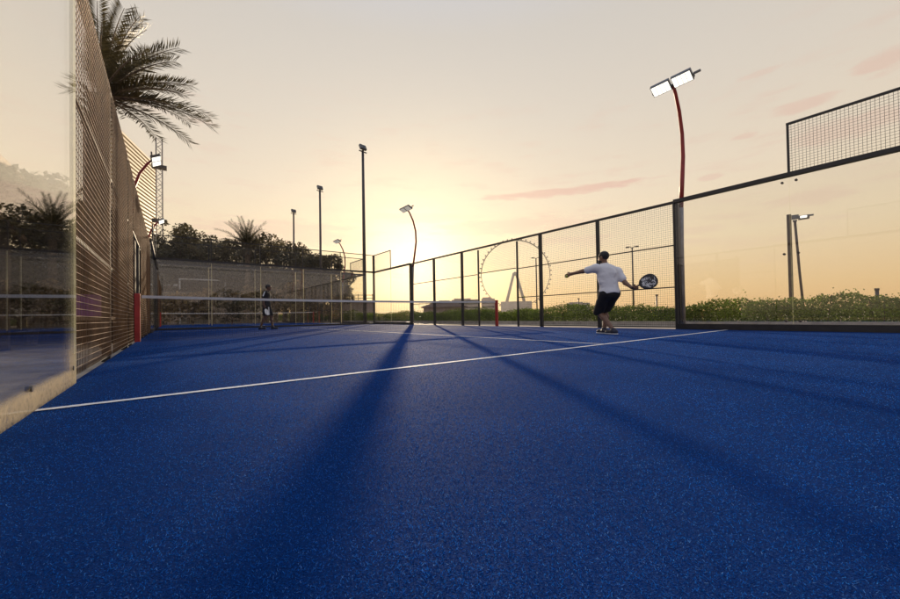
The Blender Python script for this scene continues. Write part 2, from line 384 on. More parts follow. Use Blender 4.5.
def side_fence(oy, X, label, wire, r=.0021, group='mesh side fences of the courts'):
    s = 1 if X > 5 else -1
    t = thing('mesh_fence', label, 'fence', (X, oy, 0), 0, group)
    ps = .05
    posts = [(-6, .06), (-4, .045), (-2, .05), (-1, .03), (1, .03), (2, .05), (4, .05), (6, .07)]
    for y, w in posts:
        if X < 5 and y == -6: MB().box(-.026, -5.992, -.03, -.004, -5.955, 3.0).build('post', MT['steel'], t); continue
        MB().box(-w * .8 + s * .05, y - w, -.03, w * .8 + s * .05, y + w, 3.0 if abs(y) != 1 else 2.96).build('post', MT['steel'], t, bevel=.006)
    MB().box(-.03 + s * .05, -6.06, 3.002, .03 + s * .05, 6.06, 3.06).build('top_rail', MT['steel'], t)
    for y0, y1, z0 in ((-6, -4, .05), (-4, -2, .05), (-2, -1, .05), (-1, 1, 2.03), (1, 2, .05), (2, 4, .05), (4, 6, .05)):
        mb = MB(); mesh_grid(mb, 'y', s * .004, y0 + .02, y1 - .02, z0, 2.99, r=r, rb=r * 1.25, side=-s)
        p = mb.build('mesh_panel', wire, t, smooth=True)
        for z in ([z0] if z0 > 1 else [z0, 1.0, 2.0]):
            MB().box(-.012 + s * .025, y0 + .05, z - .014, .012 + s * .025, y1 - .05, z + .014).build('rail', MT['steel'], t)
    return t

def glass_side(oy, X, ya, yb, high, label, dusty=False, bolts=(), group='side glass walls of the courts'):
    """ya..yb: the glass run along Y; high: (y0,y1) with mesh from 3 to 4 m"""
    s = 1 if X > 5 else -1
    t = thing('glass_wall', label, 'glass wall', (X, oy, 0), 0, group)
    ys = np.arange(ya, yb + .01, 2.0)
    for y0, y1 in zip(ys[:-1], ys[1:]):
        g = MB().box(-.006, y0 + .004, .0 if dusty else .13, .006, y1 - .004, 2.985, mis=[1, 1, 1, 1, 0, 0]).build('glass_panel', [MT['glass_dusty' if dusty else 'glass'], MT['glass_edge']], t)
        if dusty or bolts:
            for y in (y0 + .1, (y0 + y1) / 2, y1 - .1) if dusty else (y0 + .1, y1 - .1):
                for z in (.19, 1.5, 2.9) if not dusty else (.11,):
                    q = .011 if dusty else .02; MB().tube([(-q, y, z), (q, y, z)], .014 if dusty else .022, 12).build('bolt', MT['bolt'], g)
    MB().box(-.03 + (s * .045 if dusty else s * .01), ya, -.02, .03 + (s * .045 if dusty else s * .01), yb, .01 if dusty else .128).build('bottom_channel', MT['steel'], t)
    MB().box(-.05, ya - .03, 2.99, .05, yb + .03, 3.075).build('top_rail', MT['steel'], t, bevel=.005)
    y0, y1 = high
    mb = MB(); mesh_grid(mb, 'y', 0, y0, y1, 3.08, 4.0, r=.0028); mb.build('mesh_panel', MT['wire_dark'], t, smooth=True)
    f = MB(); f.box(-.02, y0 - .02, 4.0, .02, y1 + .02, 4.04)
    f.box(-.018, (y0 if y0 > ya + .1 else y1) - .018, 3.076, .018, (y0 if y0 > ya + .1 else y1) + .018, 3.999); f.build('mesh_frame', MT['steel'], t)
    return t

def glass_back(Y, s, label, group='back glass walls of the courts'):
    """s = +1: outside lies towards +Y"""
    t = thing('glass_wall', label, 'glass wall', (0, Y, 0), 0, group)
    for x in range(0, 10, 2):
        MB().box(x + .004, -.006, .05, x + 1.996, .006, 2.985, mis=[1, 1, 0, 0, 1, 1]).build('glass_panel', [MT['glass'], MT['glass_edge']], t)
        mb = MB(); mesh_grid(mb, 'x', 0, x + .02, x + 1.98, 3.08, 4.0, r=.002); mb.build('mesh_panel', MT['wire_dark'], t, smooth=True)
        # slim pale strip at every joint, added to look like sunlit pane edges
        if x: MB().box(x - .012, .008, .15, x + .012, .03, 2.95).build('lit_edge_strip', MT['joint'], t)
    MB().box(0, -.03 , -.02, 10, .03, .05).build('bottom_channel', MT['steel'], t)
    MB().box(-.02, -.05, 2.99, 10.02, .05, 3.075).build('top_rail', MT['steel'], t)
    MB().box(-.02, -.018, 4.0, 10.02, .018, 4.035).build('mesh_rail', MT['steel'], t)
    for x in (0, 10):
        MB().box(x - .05, s * .06 - .05, -.03, x + .05, s * .06 + .05, 4.03).build('corner_post', MT['steel'], t)
    for x in (2, 4, 6, 8):
        MB().box(x - .02, s * .075 - .02, 3.0, x + .02, s * .075 + .02, 4.0).build('mesh_post', MT['steel'], t)
    return t

def net(oy, label):
    t = thing('padel_net', label, 'net', (0, oy, 0), 0, 'nets of the two courts')
    mb = MB(); sag = lambda x: .92 - .04 * (1 - ((x - 5) / 5) ** 2)
    for i in range(1, 222):
        x = .05 + i * 9.9 / 222; mb.tube([(x, 0, .03), (x, 0, sag(x) - .05)], .0022, 4, cap=False)
    for j in range(19):
        f = .03 + j * .045
        mb.tube([(.06 + 9.88 * i / 12, 0, f * (sag(.06 + 9.88 * i / 12) - .05) / .87) for i in range(13)], .0022, 4, cap=False)
    mb.build('net_mesh', MT['net'], t)
    b = MB(); n = 24
    vs = []
    for i in range(n + 1):
        x = .06 + 9.88 * i / n; z = sag(x)
        vs += [(x, -.006, z - .055), (x, .006, z - .055), (x, .008, z), (x, -.008, z)]
    fs = []
    for i in range(n):
        for k in range(4): fs.append((4 * i + k, 4 * i + (k + 1) % 4, 4 * i + 4 + (k + 1) % 4, 4 * i + 4 + k))
    b.add(vs, fs); b.build('top_band', MT['band'], t)
    for x in (-.005, 10.005):
        MB().box(x - .045, -.045, -.01, x + .045, .045, .955).build('net_post', MT['red'], t, bevel=.01)
    return t

side_fence(0, 10, 'black wire mesh fence behind the player in white, with an open gateway', MT['wire_dark'], .0019)
side_fence(0, 0, 'wire mesh fence close on the left, coloured gold as lit by the low sun', MT['wire'], .0021)
glass_side(0, 10, -10, -6, (-10, -8), 'clear glass wall at the right edge, black foot rail and raised mesh on top', bolts=(1,))
glass_side(0, 0, -10, -6, (-10, -8), 'large glass wall nearest the camera on the left, mirroring palms, dusty at its foot', dusty=True)
glass_side(0, 10, 6, 10, (8, 10), 'glass wall at the far right corner beside the glowing sun', group='side glass walls of the courts')
glass_side(0, 0, 6, 10, (8, 10), 'glass wall at the far left corner past the gold-tinted mesh fence')
glass_back(10, 1, 'glass back wall with mesh above, right behind the player in black')
net(0, 'padel net with white band and two red posts across the near court')
glass_back(CY - 10, -1, 'second glass back wall just beyond the first one, facing the court behind')
side_fence(CY, 10, 'mesh fence along the right side of the court behind, below the curved lamp', MT['wire_dark'], .0022)
side_fence(CY, 0, 'mesh fence along the left side of the court behind, mostly hidden', MT['wire'], .0024)
glass_side(CY, 10, -10, -6, (-10, -8), 'glass wall of the court behind, its raised mesh beside the tallest mast')
glass_side(CY, 10, 6, 10, (8, 10), 'glass wall of the court behind at its farthest right corner')
glass_back(CY + 10, 1, 'farthest glass back wall, in front of the grey pavilion')
net(CY, 'net of the court behind, a thin pale band seen through the glass')

# ------------------------------------------------------------------ court lamps on bowed red posts
def court_lamp(X, Y, label, lit=True, aim=28, red='red'):
    s = 1 if X > 5 else -1
    t = thing('court_lamp', label, 'floodlight', (X, Y, 0), 0, 'court lamps on bowed posts')
    pr = [(.16, -.03), (.16, 1.0), (.17, 2.0), (.21, 2.9), (.33, 3.6), (.42, 4.2), (.40, 4.75), (.26, 5.25), (.06, 5.62), (-.06, 5.76)]
    MB().tube([(s * o, 0, z) for o, z in pr[:4]], .055, 10).build('post', MT['pole_grey' if X > 5 else 'red'], t, smooth=True)
    MB().tube([(s * o, 0, z) for o, z in pr[3:]], [.05, .048, .045, .042, .04, .037, .034], 10).build('bowed_arm', MT['red_arm'], t, smooth=True)
    top = Vector((s * -.06, 0, 5.78))
    MB().box(top.x - .025, -.44, 5.76, top.x + .025, .46, 5.80).build('crossbar', MT['lamp_body'], t)
    for dy in (-.225, .225):
        a = R(aim)
        h = MB().box(-.14, -.205, -.03, .14, .205, .05).build('lamp_head', MT['lamp_body'], t, bevel=.01)
        h.location = (top.x - s * .10, dy, 5.78); h.rotation_euler = (0, s * a, 0)
        l = MB().box(-.12, -.185, -.036, .12, .185, -.029).build('lens', MT['lamp_lit' if lit else 'lamp_dim'], h)
        for q in (-.09, 0, .09): MB().box(-.121, q - .004, -.040, .121, q + .004, -.0365).build('divider', MT['lamp_body'], l)
    MB().box(top.x - .02, -.56, 5.81, top.x + .02, -.42, 5.85).build('driver_box', MT['lamp_body'], t)
    return t
court_lamp(10, -6.05, 'lit twin floodlight on a bowed red post, high at the right by the mesh fence')
court_lamp(10, 6.05, 'floodlight on a bowed post right above the setting sun', lit=False)
court_lamp(0, 6.05, 'lit floodlight on a red arm leaning over the left fence, beside the palm')
court_lamp(10, CY - 6.05, 'floodlight on a bowed post between the dark trees and the tallest mast', lit=False)
court_lamp(0, CY - 6.05, 'small red floodlight post of the court behind, at the foot of the lattice mast')

# ------------------------------------------------------------------ straight masts
def mast(x, y, h, label):
    t = thing('floodlight_mast', label, 'mast', (x, y, 0), R(10), 'straight floodlight masts')
    MB().tube([(0, 0, -.05), (0, 0, h * .5), (0, 0, h)], [.13, .11, .085], 12).build('pole', MT['pole'], t, smooth=True)
    MB().box(-.3, -.03, h - .12, .3, .03, h - .06).build('crossbar', MT['pole'], t)
    MB().box(-.2, -.2, -.05, .2, .2, .04).build('base_plate', MT['pole'], t)
    for dx in (-.13, .13):
        o = MB().box(-.12, -.07, -.16, .12, .1, .2).build('lamp_head', MT['lamp_body'], t, bevel=.02)
        o.location = (dx, -.03, h + .2); o.rotation_euler = (R(-25), 0, 0)
        MB().box(-.1, -.077, -.14, .1, -.071, .17).build('lens', MT['lamp_lit' if 0 else 'bolt'], o)
    return t
mast(11.15, 13.85, 12.0, 'tallest straight black floodlight mast in the middle of the view')
mast(11.3, 23.4, 12.0, 'straight floodlight mast of middle height, second of the three in the row')
mast(11.3, 32.2, 12.0, 'straight floodlight mast that looks lowest, over the dark trees')

def at(az, d): return CAM[0] + d * math.sin(R(az)), CAM[1] + d * math.cos(R(az))
def street_lamp(az, d, h, label):
    x, y = at(az, d)
    t = thing('street_lamp', label, 'street lamp', (x, y, 0), R(-az), 'street lamps beyond the hedge')
    MB().tube([(0, 0, -.05), (0, 0, h)], [.11, .07], 8).build('pole', MT['pole'], t, smooth=True)
    for s in (-1, 1):
        MB().tube([(0, 0, h - .15), (s * .18, 0, h + .06), (s * .32, 0, h + .05)], .035, 6).build('arm', MT['pole'], t)
        MB().box(s * .45 - .17, -.12, h - .02, s * .45 + .17, .12, h + .1).build('lamp_head', MT['pole'], t, bevel=.03)
    return t
street_lamp(64.75, 42, 7.2, 'double armed street lamp behind the white shirted player')
street_lamp(51.35, 50, 8.0, 'double armed street lamp in front of the ferris wheel')
def plain_post(az, d, h, r, label, name='bollard_post'):
    x, y = at(az, d); t = thing(name, label, 'post', (x, y, 0), 0, 'short posts beyond the hedge')
    MB().tube([(0, 0, -.05), (0, 0, h)], r, 8).build('pole', MT['pole'], t, smooth=True)
    MB().box(-r * 1.1, -r * 1.1, h, r * 2.6, r * 1.1, h + .1).build('cap', MT['pole'], t)
plain_post(87.6, 26, 1.25, .07, 'short dark post over the hedge near the right edge')
plain_post(67.6, 34, 1.75, .06, 'thin short post just right of the racket head')
plain_post(57.4, 36, 1.75, .05, 'thin short post just left of the player in white')
# thick lamp column and its slim neighbour on the right
x, y = at(81.2, 21)
t = thing('lamp_column', 'thick dark lamp column over the hedge, seen through the right glass', 'lamp post', (x, y, 0), R(-81))
MB().box(-.075, -.075, -.05, .075, .075, 4.45).build('column', MT['timber'], t, bevel=.01)
MB().box(.08, -.04, 4.22, .30, .04, 4.40).build('bracket', MT['lamp_body'], t)
h = MB().box(.28, -.16, 4.18, .62, .16, 4.32).build('lamp_head', MT['lamp_body'], t, bevel=.02)
MB().box(.34, -.168, 4.205, .54, -.162, 4.295).build('lens', MT['lamp_lit'], h)
MB().box(.622, -.04, 4.27, .74, .04, 4.33).build('driver_box', MT['lamp_body'], t)
x, y = at(81.95, 22)
t = thing('slim_pole', 'slim leaning pole right beside the thick lamp column', 'pole', (x, y, 0), R(-81))
MB().tube([(.12, 0, -.05), (.0, 0, 2), (-.1, 0, 4.3)], .05, 8).build('pole', MT['timber'], t, smooth=True)
MB().box(-.17, -.07, 4.3, -.03, .07, 4.36).build('cap', MT['lamp_body'], t)

# ------------------------------------------------------------------ plants
def leaves(pts, size, up=.35, aspect=.55):
    """small folded leaf faces at the given points"""
    n = len(pts); d = rng.normal(size=(n, 3)); d[:, 2] += up; d /= np.linalg.norm(d, axis=1)[:, None]
    e = np.cross(d, rng.normal(size=(n, 3))); e /= np.linalg.norm(e, axis=1)[:, None]
    s = size * rng.uniform(.6, 1.35, n)[:, None]
    a = pts - d * s * .5; c = pts + d * s * .5; b = pts + e * s * aspect * .5; f = pts - e * s * aspect * .5
    v = np.stack([a, b, c, f], 1).reshape(-1, 3)
    return v, np.arange(4 * n).reshape(-1, 4)
def crown_points(n, blobs):
    P = []
    tot = sum(b[3] ** 2 for b in blobs)
    for x, y, z, r in blobs:
        k = int(n * r * r / tot) + 1
        q = rng.normal(size=(k, 3)); q /= np.linalg.norm(q, axis=1)[:, None]
        q *= (rng.uniform(.25, 1, k) ** .5)[:, None] * r * np.array([1, 1, .8]); P.append(q + (x, y, z))
    return np.concatenate(P)
def tree(name, label, x, y, h, w, mat, n=3000, size=.27, group='trees behind the courts', cat='tree'):
    n = int(n * 1.6)
    t = thing(name, label, cat, (x, y, 0), 0, group)
    mb = MB(); mb.tube([(0, 0, -.2), (.1, 0, h * .25), (.05, .1, h * .5), (0, 0, h * .75)], [h * .03, h * .024, h * .016, h * .006], 8)
    blobs = []; cl = max(9, int(13 * w / 4))
    for i in range(cl):
        a = rng.uniform(0, 6.28); rr = w * math.sqrt(rng.uniform(0, .8)); z = h * rng.uniform(.28, .9); rr *= 1.0 - .55 * max(0, z / h - .5)
        b = (rr * math.cos(a), rr * math.sin(a), z, rng.uniform(.16, .34) * w + .25); blobs.append(b)
        mb.tube([(.03, .03, h * rng.uniform(.2, .5)), (b[0] * .5, b[1] * .5, z * .85), b[:3]], [h * .011, h * .006, h * .002], 5)
    for i in range(cl):                       # sprays that break the outline
        a = rng.uniform(0, 6.28); z = h * rng.uniform(.5, 1.0); rr = w * rng.uniform(.2, .95) * (1.15 - .6 * z / h)
        blobs.append((rr * math.cos(a), rr * math.sin(a), z, rng.uniform(.07, .14) * w + .1))
    mb.build('trunk', MT['bark'], t)
    v, q = leaves(crown_points(n, blobs), size); np_mesh('crown', v, q, mat, t)
    return t
def palm_crown(name, n, L, mat, parent, z, droop=1.0, seed=1, seg=26, leaf=.42, wind=False):
    """date palm fronds: arching midrib with leaflets in two rows"""
    r = np.random.default_rng(seed); V = []; rib = MB()
    for i in range(n):
        a = i * 2.39996 + r.uniform(-.2, .2); f = (i + .5) / n
        if wind:                                  # sea wind swings most fronds over the court
            a = (a + math.pi) % (2 * math.pi) - math.pi; a = -.1 + math.copysign(abs(a / math.pi) ** 1.2, a) * math.pi * .5
        el = R(88 - (84 if wind else 105) * f ** .85 + r.uniform(-7, 7)); l = L * r.uniform(.85, 1.1)
        p = Vector((.12 * math.cos(a), .12 * math.sin(a), z)); pts = [p.copy()]
        e = el
        for k in range(seg):
            d = Vector((math.cos(a) * math.cos(e), math.sin(a) * math.cos(e), math.sin(e)))
            p = p + d * (l / seg); pts.append(p.copy()); e -= droop * (.9 + 1.0 * math.cos(max(e, -1.4))) / seg * (0.35 + .9 * k / seg)
        rib.tube(pts[::2], [.035 * (1 - .85 * k / (seg / 2)) for k in range(len(pts[::2]))], 5)
        side = Vector((-math.sin(a), math.cos(a), 0))
        for k in range(3, seg + 1):
            for sub in (0, .33, .66):
                q = pts[k - 1].lerp(pts[k], sub); d = (pts[k] - pts[k - 1]).normalized(); upv = side.cross(d) * -1
                u = (k + sub) / seg; ll = leaf * (math.sin(min(1, u * 1.25 + .1) * math.pi * .62 + .25) * .9 + .15) * r.uniform(.85, 1.1)
                for s in (-1, 1):
                    dirv = (d * .62 + side * s * .68 + upv * r.uniform(-.05, .45)).normalized()
                    tip = q + dirv * ll - Vector((0, 0, .06 * ll)); wv = d * (.014 + .010 * (1 - u))
                    m = q.lerp(tip, .5)
                    V += [q - wv * .5, m + wv, tip, m - wv]
    rib.build('frond_rib', MT['palm_bark'], parent)
    v = np.array([tuple(x) for x in V]); np_mesh('fronds', v, np.arange(len(v)).reshape(-1, 4), mat, parent)
def palm(label, x, y, h, L, n=30, seed=1, leaf=.42, droop=1.0, name='date_palm', group='date palms', mat='palm', lean=(0, 0), trunk_r=.2, wind=False):
    t = thing(name, label, 'palm', (x, y, 0), 0, group)
    mb = MB(); pts = []; rs = []
    for k in range(40):
        f = k / 39; pts.append((lean[0] * (f * f - 1), lean[1] * (f * f - 1), -.1 + f * (h + .1))); rs.append(trunk_r * (1.0 + (.10 if k % 2 else -.06)) * (1.15 - .25 * f))
    mb.tube(pts, rs, 12); mb.build('trunk', MT['palm_bark'], t)
    mb = MB()                                     # cut frond stubs under the crown
    for i in range(60):
        a = i * 2.4; z = h - 1.1 + 1.1 * i / 60
        mb.tube([(trunk_r * .8 * math.cos(a), trunk_r * .8 * math.sin(a), z), (trunk_r * 1.9 * math.cos(a), trunk_r * 1.9 * math.sin(a), z + .22)], [.035, .02], 4)
    mb.build('frond_stub', MT['palm_bark'], t)
    palm_crown('crown', n, L, MT[mat], t, h, droop, seed, leaf=leaf, wind=wind)
    return t
palm('tall date palm arching its fronds over the left mesh fence', -1.02, 4.2, 6.62, 2.5, 27, 3, .40, .52, lean=(.1, 0), wind=True)
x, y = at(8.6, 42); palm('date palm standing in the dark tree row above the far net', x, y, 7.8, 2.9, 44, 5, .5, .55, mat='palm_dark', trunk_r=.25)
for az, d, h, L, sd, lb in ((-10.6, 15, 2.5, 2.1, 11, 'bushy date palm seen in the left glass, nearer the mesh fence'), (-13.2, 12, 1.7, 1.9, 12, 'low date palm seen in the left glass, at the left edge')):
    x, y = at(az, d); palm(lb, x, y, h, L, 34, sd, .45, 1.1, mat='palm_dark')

TR = [(.6, 46, 10.5, 3.0, 0, 'dark leafy tree next to the lattice mast foot'), (3.2, 50, 10.6, 3.6, 1, 'dark leafy tree, second from the left behind the grey pavilion'),
      (6.0, 47, 10.4, 3.4, 0, 'loose crowned tree just left of the palm in the tree row'), (10.8, 46, 9.7, 3.6, 1, 'dark rounded tree just right of the palm in the tree row'),
      (13.2, 42, 8.8, 3.2, 0, 'dark tree behind the lowest of the three masts'), (15.6, 40, 8.1, 2.9, 1, 'dark tree between the lowest and the middle mast'),
      (18.2, 38, 6.9, 2.4, 0, 'dark tree behind the middle mast'), (19.6, 36, 5.4, 1.9, 1, 'last small tree of the row, towards the sun'),
      (8.0, 52, 9.3, 4.4, 1, 'broad dark tree low behind the palm'), (17.0, 44, 7.6, 3.4, 0, 'low spreading tree behind the middle mast'), (4.6, 44, 8.9, 2.8, 0, 'leafy tree in the row above the white frame'), (7.3, 55, 11.2, 3.4, 0, 'farther tree peeping out left of the palm'), (12.0, 50, 10.2, 3.4, 0, 'farther tree left of the lowest mast'), (14.6, 46, 9.4, 3.0, 0, 'farther tree between the lowest and middle mast'), (2.0, 44, 9.0, 2.8, 1, 'dark tree low beside the lattice mast foot, right of it'),
      (1.8, 60, 12.4, 4.2, 1, 'farther tree behind the grey pavilion roof')]
for az, d, h, w, k, lb in TR:
    x, y = at(az, d); tree('leafy_tree', lb, x, y, h, w * 1.2, MT['leaf_dark' if k else 'leaf'])
SH = [(8.9, 38, 3.4, 2.2, 'dark bush right of the player in black, behind two glass walls'), (11.5, 37, 3.6, 2.2, 'tall bush below the lowest mast'), (14.0, 36, 3.8, 2.0, 'tall bush between the two farther masts'),
      (16.6, 36, 3.4, 2.0, 'tall bush below the middle mast'), (6.6, 33, 1.7, 1.1, 'small dark bush in front of the grey pavilion'), (2.3, 35, 3.0, 1.9, 'sunlit brown bush in the white frame'), (19.2, 35, 2.6, 1.8, 'low bush left of the tallest mast')]
for az, d, h, w, lb in SH:
    x, y = at(az, d); tree('bush', lb, x, y, h, w, MT['leaf' if 'small dark' in lb or 'below the lowest' in lb else 'brush'], n=1800, size=.22, group='bushes behind the courts', cat='bush')

def hedge(x0, x1, y0, y1, label, n, hf, size):
    t = thing('hedge', label, 'hedge', ((x0 + x1) / 2, (y0 + y1) / 2, 0), 0, 'low hedges round the courts')
    ox, oy = t.location.x, t.location.y
    ph = rng.uniform(0, 6, 8)
    def top(x, y): return hf * (1 + .13 * np.sin(y * .9 + ph[0]) + .10 * np.sin(y * 2.3 + ph[1]) + .07 * np.sin(x * 3 + y * 5.1 + ph[2]) + .05 * np.sin(y * 11 + ph[3]))
    nc = n // 45; cyy = rng.uniform(y0, y1, nc); pick = rng.integers(0, nc, n // 3)
    y = np.concatenate([rng.uniform(y0, y1, n // 3), y0 + (y1 - y0) * rng.uniform(0, 1, n // 3) ** 1.8, np.clip(cyy[pick] + rng.normal(0, .09, n // 3), y0, y1)]); x = rng.uniform(x0, x1, len(y)); x[-(n // 3):] = np.clip(rng.uniform(x0, x1, nc)[pick] + rng.normal(0, .09, n // 3), x0, x1); e = np.minimum(x - x0, x1 - x) / (x1 - x0)
    tp = top(x, y) * (1 - .35 * np.exp(-e * 9)); z = tp * (1 - rng.uniform(0, 1, len(y)) ** 1.5 * .98)
    k = rng.uniform(0, 1, len(y)) < .05; z = np.where(k, tp + rng.exponential(.035, len(y)), z)
    p = np.stack([x - ox, y - oy, z], 1)
    v, q = leaves(p, size, .3, .6); np_mesh('foliage', v, q, MT['hedge'], t)
    mb = MB()
    for i in range(int((y1 - y0) * 5)):
        yy = rng.uniform(y0, y1); xx = rng.uniform(x0 + .1, x1 - .1); l = rng.normal(0, .12, 2)
        mb.tube([(xx - ox, yy - oy, -.05), (xx - ox + l[0], yy - oy + l[1], float(top(xx, yy)) * rng.uniform(.7, 1.08))], [.012, .004], 4)
    mb.build('stem', MT['bark'], t)['kind'] = 'stuff'
    return t
hedge(13.5, 15.2, -15, 24, 'low green hedge beyond the right side of the near court', 110000, .66, .062)
hedge(13.6, 15.6, 24.3, 62, 'farther stretch of low hedge under the setting sun', 22000, 1.0, .15)
def far_hedge():
    t = hedge(16.5, 19.5, -16, 30, 'higher second hedge row behind the first on the right', 40000, .45, .085)
far_hedge()

# ------------------------------------------------------------------ things behind the left fence
t = thing('timber_screen', 'dark timber screen behind the left mesh fence', 'screen', (-2.6, -1, 0))
for i in range(26):
    pass
mb = MB()
for j in range(22): mb.box(0, -3.2, .05 + j * .135, .03, 14, .05 + j * .135 + .125)
mb.build('boards', MT['timber'], t)
for y in (-3.1, 0, 3, 6, 9, 12, 13.9): MB().box(.035, y - .05, -.05, .12, y + .05, 3.1).build('post', MT['timber'], t)
t = thing('pergola', 'timber pergola with a slanting brace behind the left mesh fence', 'pergola', (-1.6, -.5, 0))
for y in (0, 3.2): MB().box(-.06, y - .06, -.05, .06, y + .06, 2.9).build('post', MT['timber'], t)
MB().box(-.05, -.4, 2.905, .05, 3.6, 3.02).build('beam', MT['timber_light'], t)
MB().tube([(.08, -1.6, 2.2), (.08, 2.8, 1.55)], .05, 4).build('brace', MT['timber_light'], t)
def crate(z, label):
    c = thing('plastic_crate', label, 'crate', (-.62, -.2, z), 0, 'purple crates behind the left fence')
    mb = MB(); mb.box(-.2, -.3, 0, .2, .3, .02); mb.box(-.2, -.3, .02, .2, -.275, .17); mb.box(-.2, .275, .02, .2, .3, .17); mb.box(-.2, -.275, .02, -.175, .275, .17); mb.box(.175, -.275, .02, .2, .275, .17)
    mb.build('body', MT['purple'], c); MB().box(-.21, -.31, .172, .21, .31, .19).build('rim', MT['purple'], c)
crate(.505, 'purple plastic crate behind the left mesh, bottom of the two'); crate(.70, 'purple plastic crate behind the left mesh, top of the two')
b = thing('timber_bench', 'plain timber bench carrying purple crates behind the left mesh', 'bench', (-.62, -.2, 0))
MB().box(-.25, -.8, .44, .25, .8, .5).build('seat', MT['timber_light'], b)
for y in (-.7, .7):
    for xx in (-.2, .2): MB().box(xx - .03, y - .03, -.05, xx + .03, y + .03, .438).build('leg', MT['timber'], b)

t = thing('doorway_backdrop', 'dark timber shed added outside the left fence to darken its doorway', 'shed', (-1.32, 2.6, 0))  # added shed, keeps the doorway dark by hiding the bright view beyond
MB().box(-1.2, -1.2, -.05, 1.2, 1.1, 2.75).build('wall', MT['timber'], t); MB().box(-1.3, -1.3, 2.753, 1.23, 1.2, 2.86).build('roof', MT['timber'], t)
MB().box(-.6, -1.24, 0, .3, -1.205, 2.0).build('door', MT['timber'], t)
for az, d, h, w, lb in ((-9.6, 11.5, 3.0, 1.1, 'dark bush outside the left glass wall, nearest the mesh fence'), (-11.6, 10.5, 3.3, 1.1, 'dark bush outside the left glass wall, middle of the three'), (-14, 9.5, 2.9, 1.0, 'dark bush outside the left glass wall at the picture edge')):
    x, y = at(az, d); tree('bush', lb, x, y, h, w, MT['leaf_dark'], n=2600, size=.16, group='bushes outside the left glass wall', cat='bush')
t = thing('tall_hedge', 'tall dark hedge behind the camera, seen only mirrored in the glass walls', 'hedge', (5, -30, 0))
pts = np.stack([rng.uniform(-45, 45, 14000), rng.uniform(-1.2, 1.2, 14000), rng.uniform(0, 1, 14000) ** .8], 1)
pts[:, 2] *= 3.8 + .8 * np.sin(pts[:, 0] * .35) + .5 * np.sin(pts[:, 0] * 1.1)
v, q = leaves(pts, .5); np_mesh('foliage', v, q, MT['leaf_dark'], t)

# ------------------------------------------------------------------ buildings
def tower():
    x0, y0 = at(-5.2, 172); x1, y1 = at(-1.25, 208)
    t = thing('apartment_tower', 'beige tower banded with pale louvres behind the palm', 'building', (x1, y1, 0))
    d = Vector((x0 - x1, y0 - y1, 0)); L = d.length; t.rotation_euler = (0, 0, math.atan2(d.y, d.x))
    H = 71
    MB().box(0, -8, -.1, L, -2.2, H).build('wall', MT['tower'], t)
    nf = 44
    for i in range(nf):
        z = 3 + i * (H - 3) / nf
        b = MB().box(-.3, -2.19, z, L, .3, z + .75); b.build('louvre', MT['tower_slab'], t)
    k = 0
    for i in range(8):
        MB().box(3 + i * L / 8, -2.18, 2, 3 + i * L / 8 + L / 13, -2.1, H - 1.5).build('window_strip', MT['tower_dark'], t)
    MB().box(1, -7.5, H, L, -3, H + 2.2).build('roof', MT['tower_slab'], t)
tower()
def lattice_mast():
    x, y = at(-.95, 85)
    t = thing('lattice_mast', 'slim steel lattice mast beside the apartment tower', 'mast', (x, y, 0))
    w, H = .45, 34
    for a, b in ((-w, -w), (w, -w), (w, w), (-w, w)): MB().tube([(a, b, -.1), (a, b, H)], .09, 5).build('chord', MT['pole_grey'], t)
    mb = MB(); n = 34
    for i in range(n):
        z0, z1 = i * H / n, (i + 1) * H / n
        c = [(-w, -w), (w, -w), (w, w), (-w, w)]
        for k in range(4):
            a, b = c[k], c[(k + 1) % 4]
            if i % 2: a, b = b, a
            mb.tube([(*a, z0), (*b, z1)], .05, 4, cap=False)
    mb.build('lacing', MT['pole_grey'], t)
    for z in (18.5, 28.5): MB().box(-1.1, -.7, z, 1.1, .7, z + .5).build('platform', MT['pole'], t)
lattice_mast()
t = thing('pavilion', 'flat roofed grey pavilion behind the courts, below the dark trees', 'building', (-1.0, 37, 0))
MB().box(0, 1.5, -.05, 10.5, 8, 5.0).build('wall', MT['grey'], t)
MB().box(-.3, .6, 5.0, 10.8, 8.3, 6.9).build('roof', MT['grey'], t)
for i in range(4): MB().box(.5 + i * 2.5, 1.44, .4, 2.6 + i * 2.5, 1.495, 3.4).build('window', MT['tower_dark'], t)
t = thing('portal_frame', 'white open frame in front of the grey pavilion', 'frame', (.0, 33.4, 0))
MB().box(1.2, -.06, -.05, 1.32, .06, 4.3).build('post', MT['white'], t); MB().box(4.9, -.06, -.05, 5.02, .06, 4.3).build('post', MT['white'], t)
MB().box(1.2, -.06, 4.302, 5.02, .06, 4.42).build('beam', MT['white'], t)
t = thing('site_cabin', 'small pale cabin left of the white frame behind the glass', 'cabin', (-1.2, 34.0, 0))
MB().box(0, 0, -.05, 2.2, 2, 3.7).build('wall', MT['far'], t); MB().box(-.1, -.1, 3.7, 2.3, 2.1, 3.9).build('roof', MT['white'], t)
MB().box(.7, -.04, 0, 1.5, -.005, 2.1).build('door', MT['timber'], t)
# containers / rooftop frame left of the tallest mast
x, y = at(22.6, 46)
t = thing('scaffold_cabin', 'low cabin with rails on its roof left of the tallest mast', 'cabin', (x, y, 0), R(-22))
MB().box(-2.6, 0, -.05, 2.6, 2.4, 2.2).build('wall', MT['far'], t); MB().box(-2.7, -.1, 2.2, 2.7, 2.5, 2.36).build('roof', MT['far_roof'], t)
for zz in (2.75, 3.15): MB().tube([(-2.6, 0, zz), (2.6, 0, zz)], .04, 5).build('rail', MT['pole'], t)
for xx in (-2.5, -.8, .8, 2.5): MB().tube([(xx, 0, 2.36), (xx, 0, 3.3)], .04, 5).build('rail_post', MT['pole'], t)

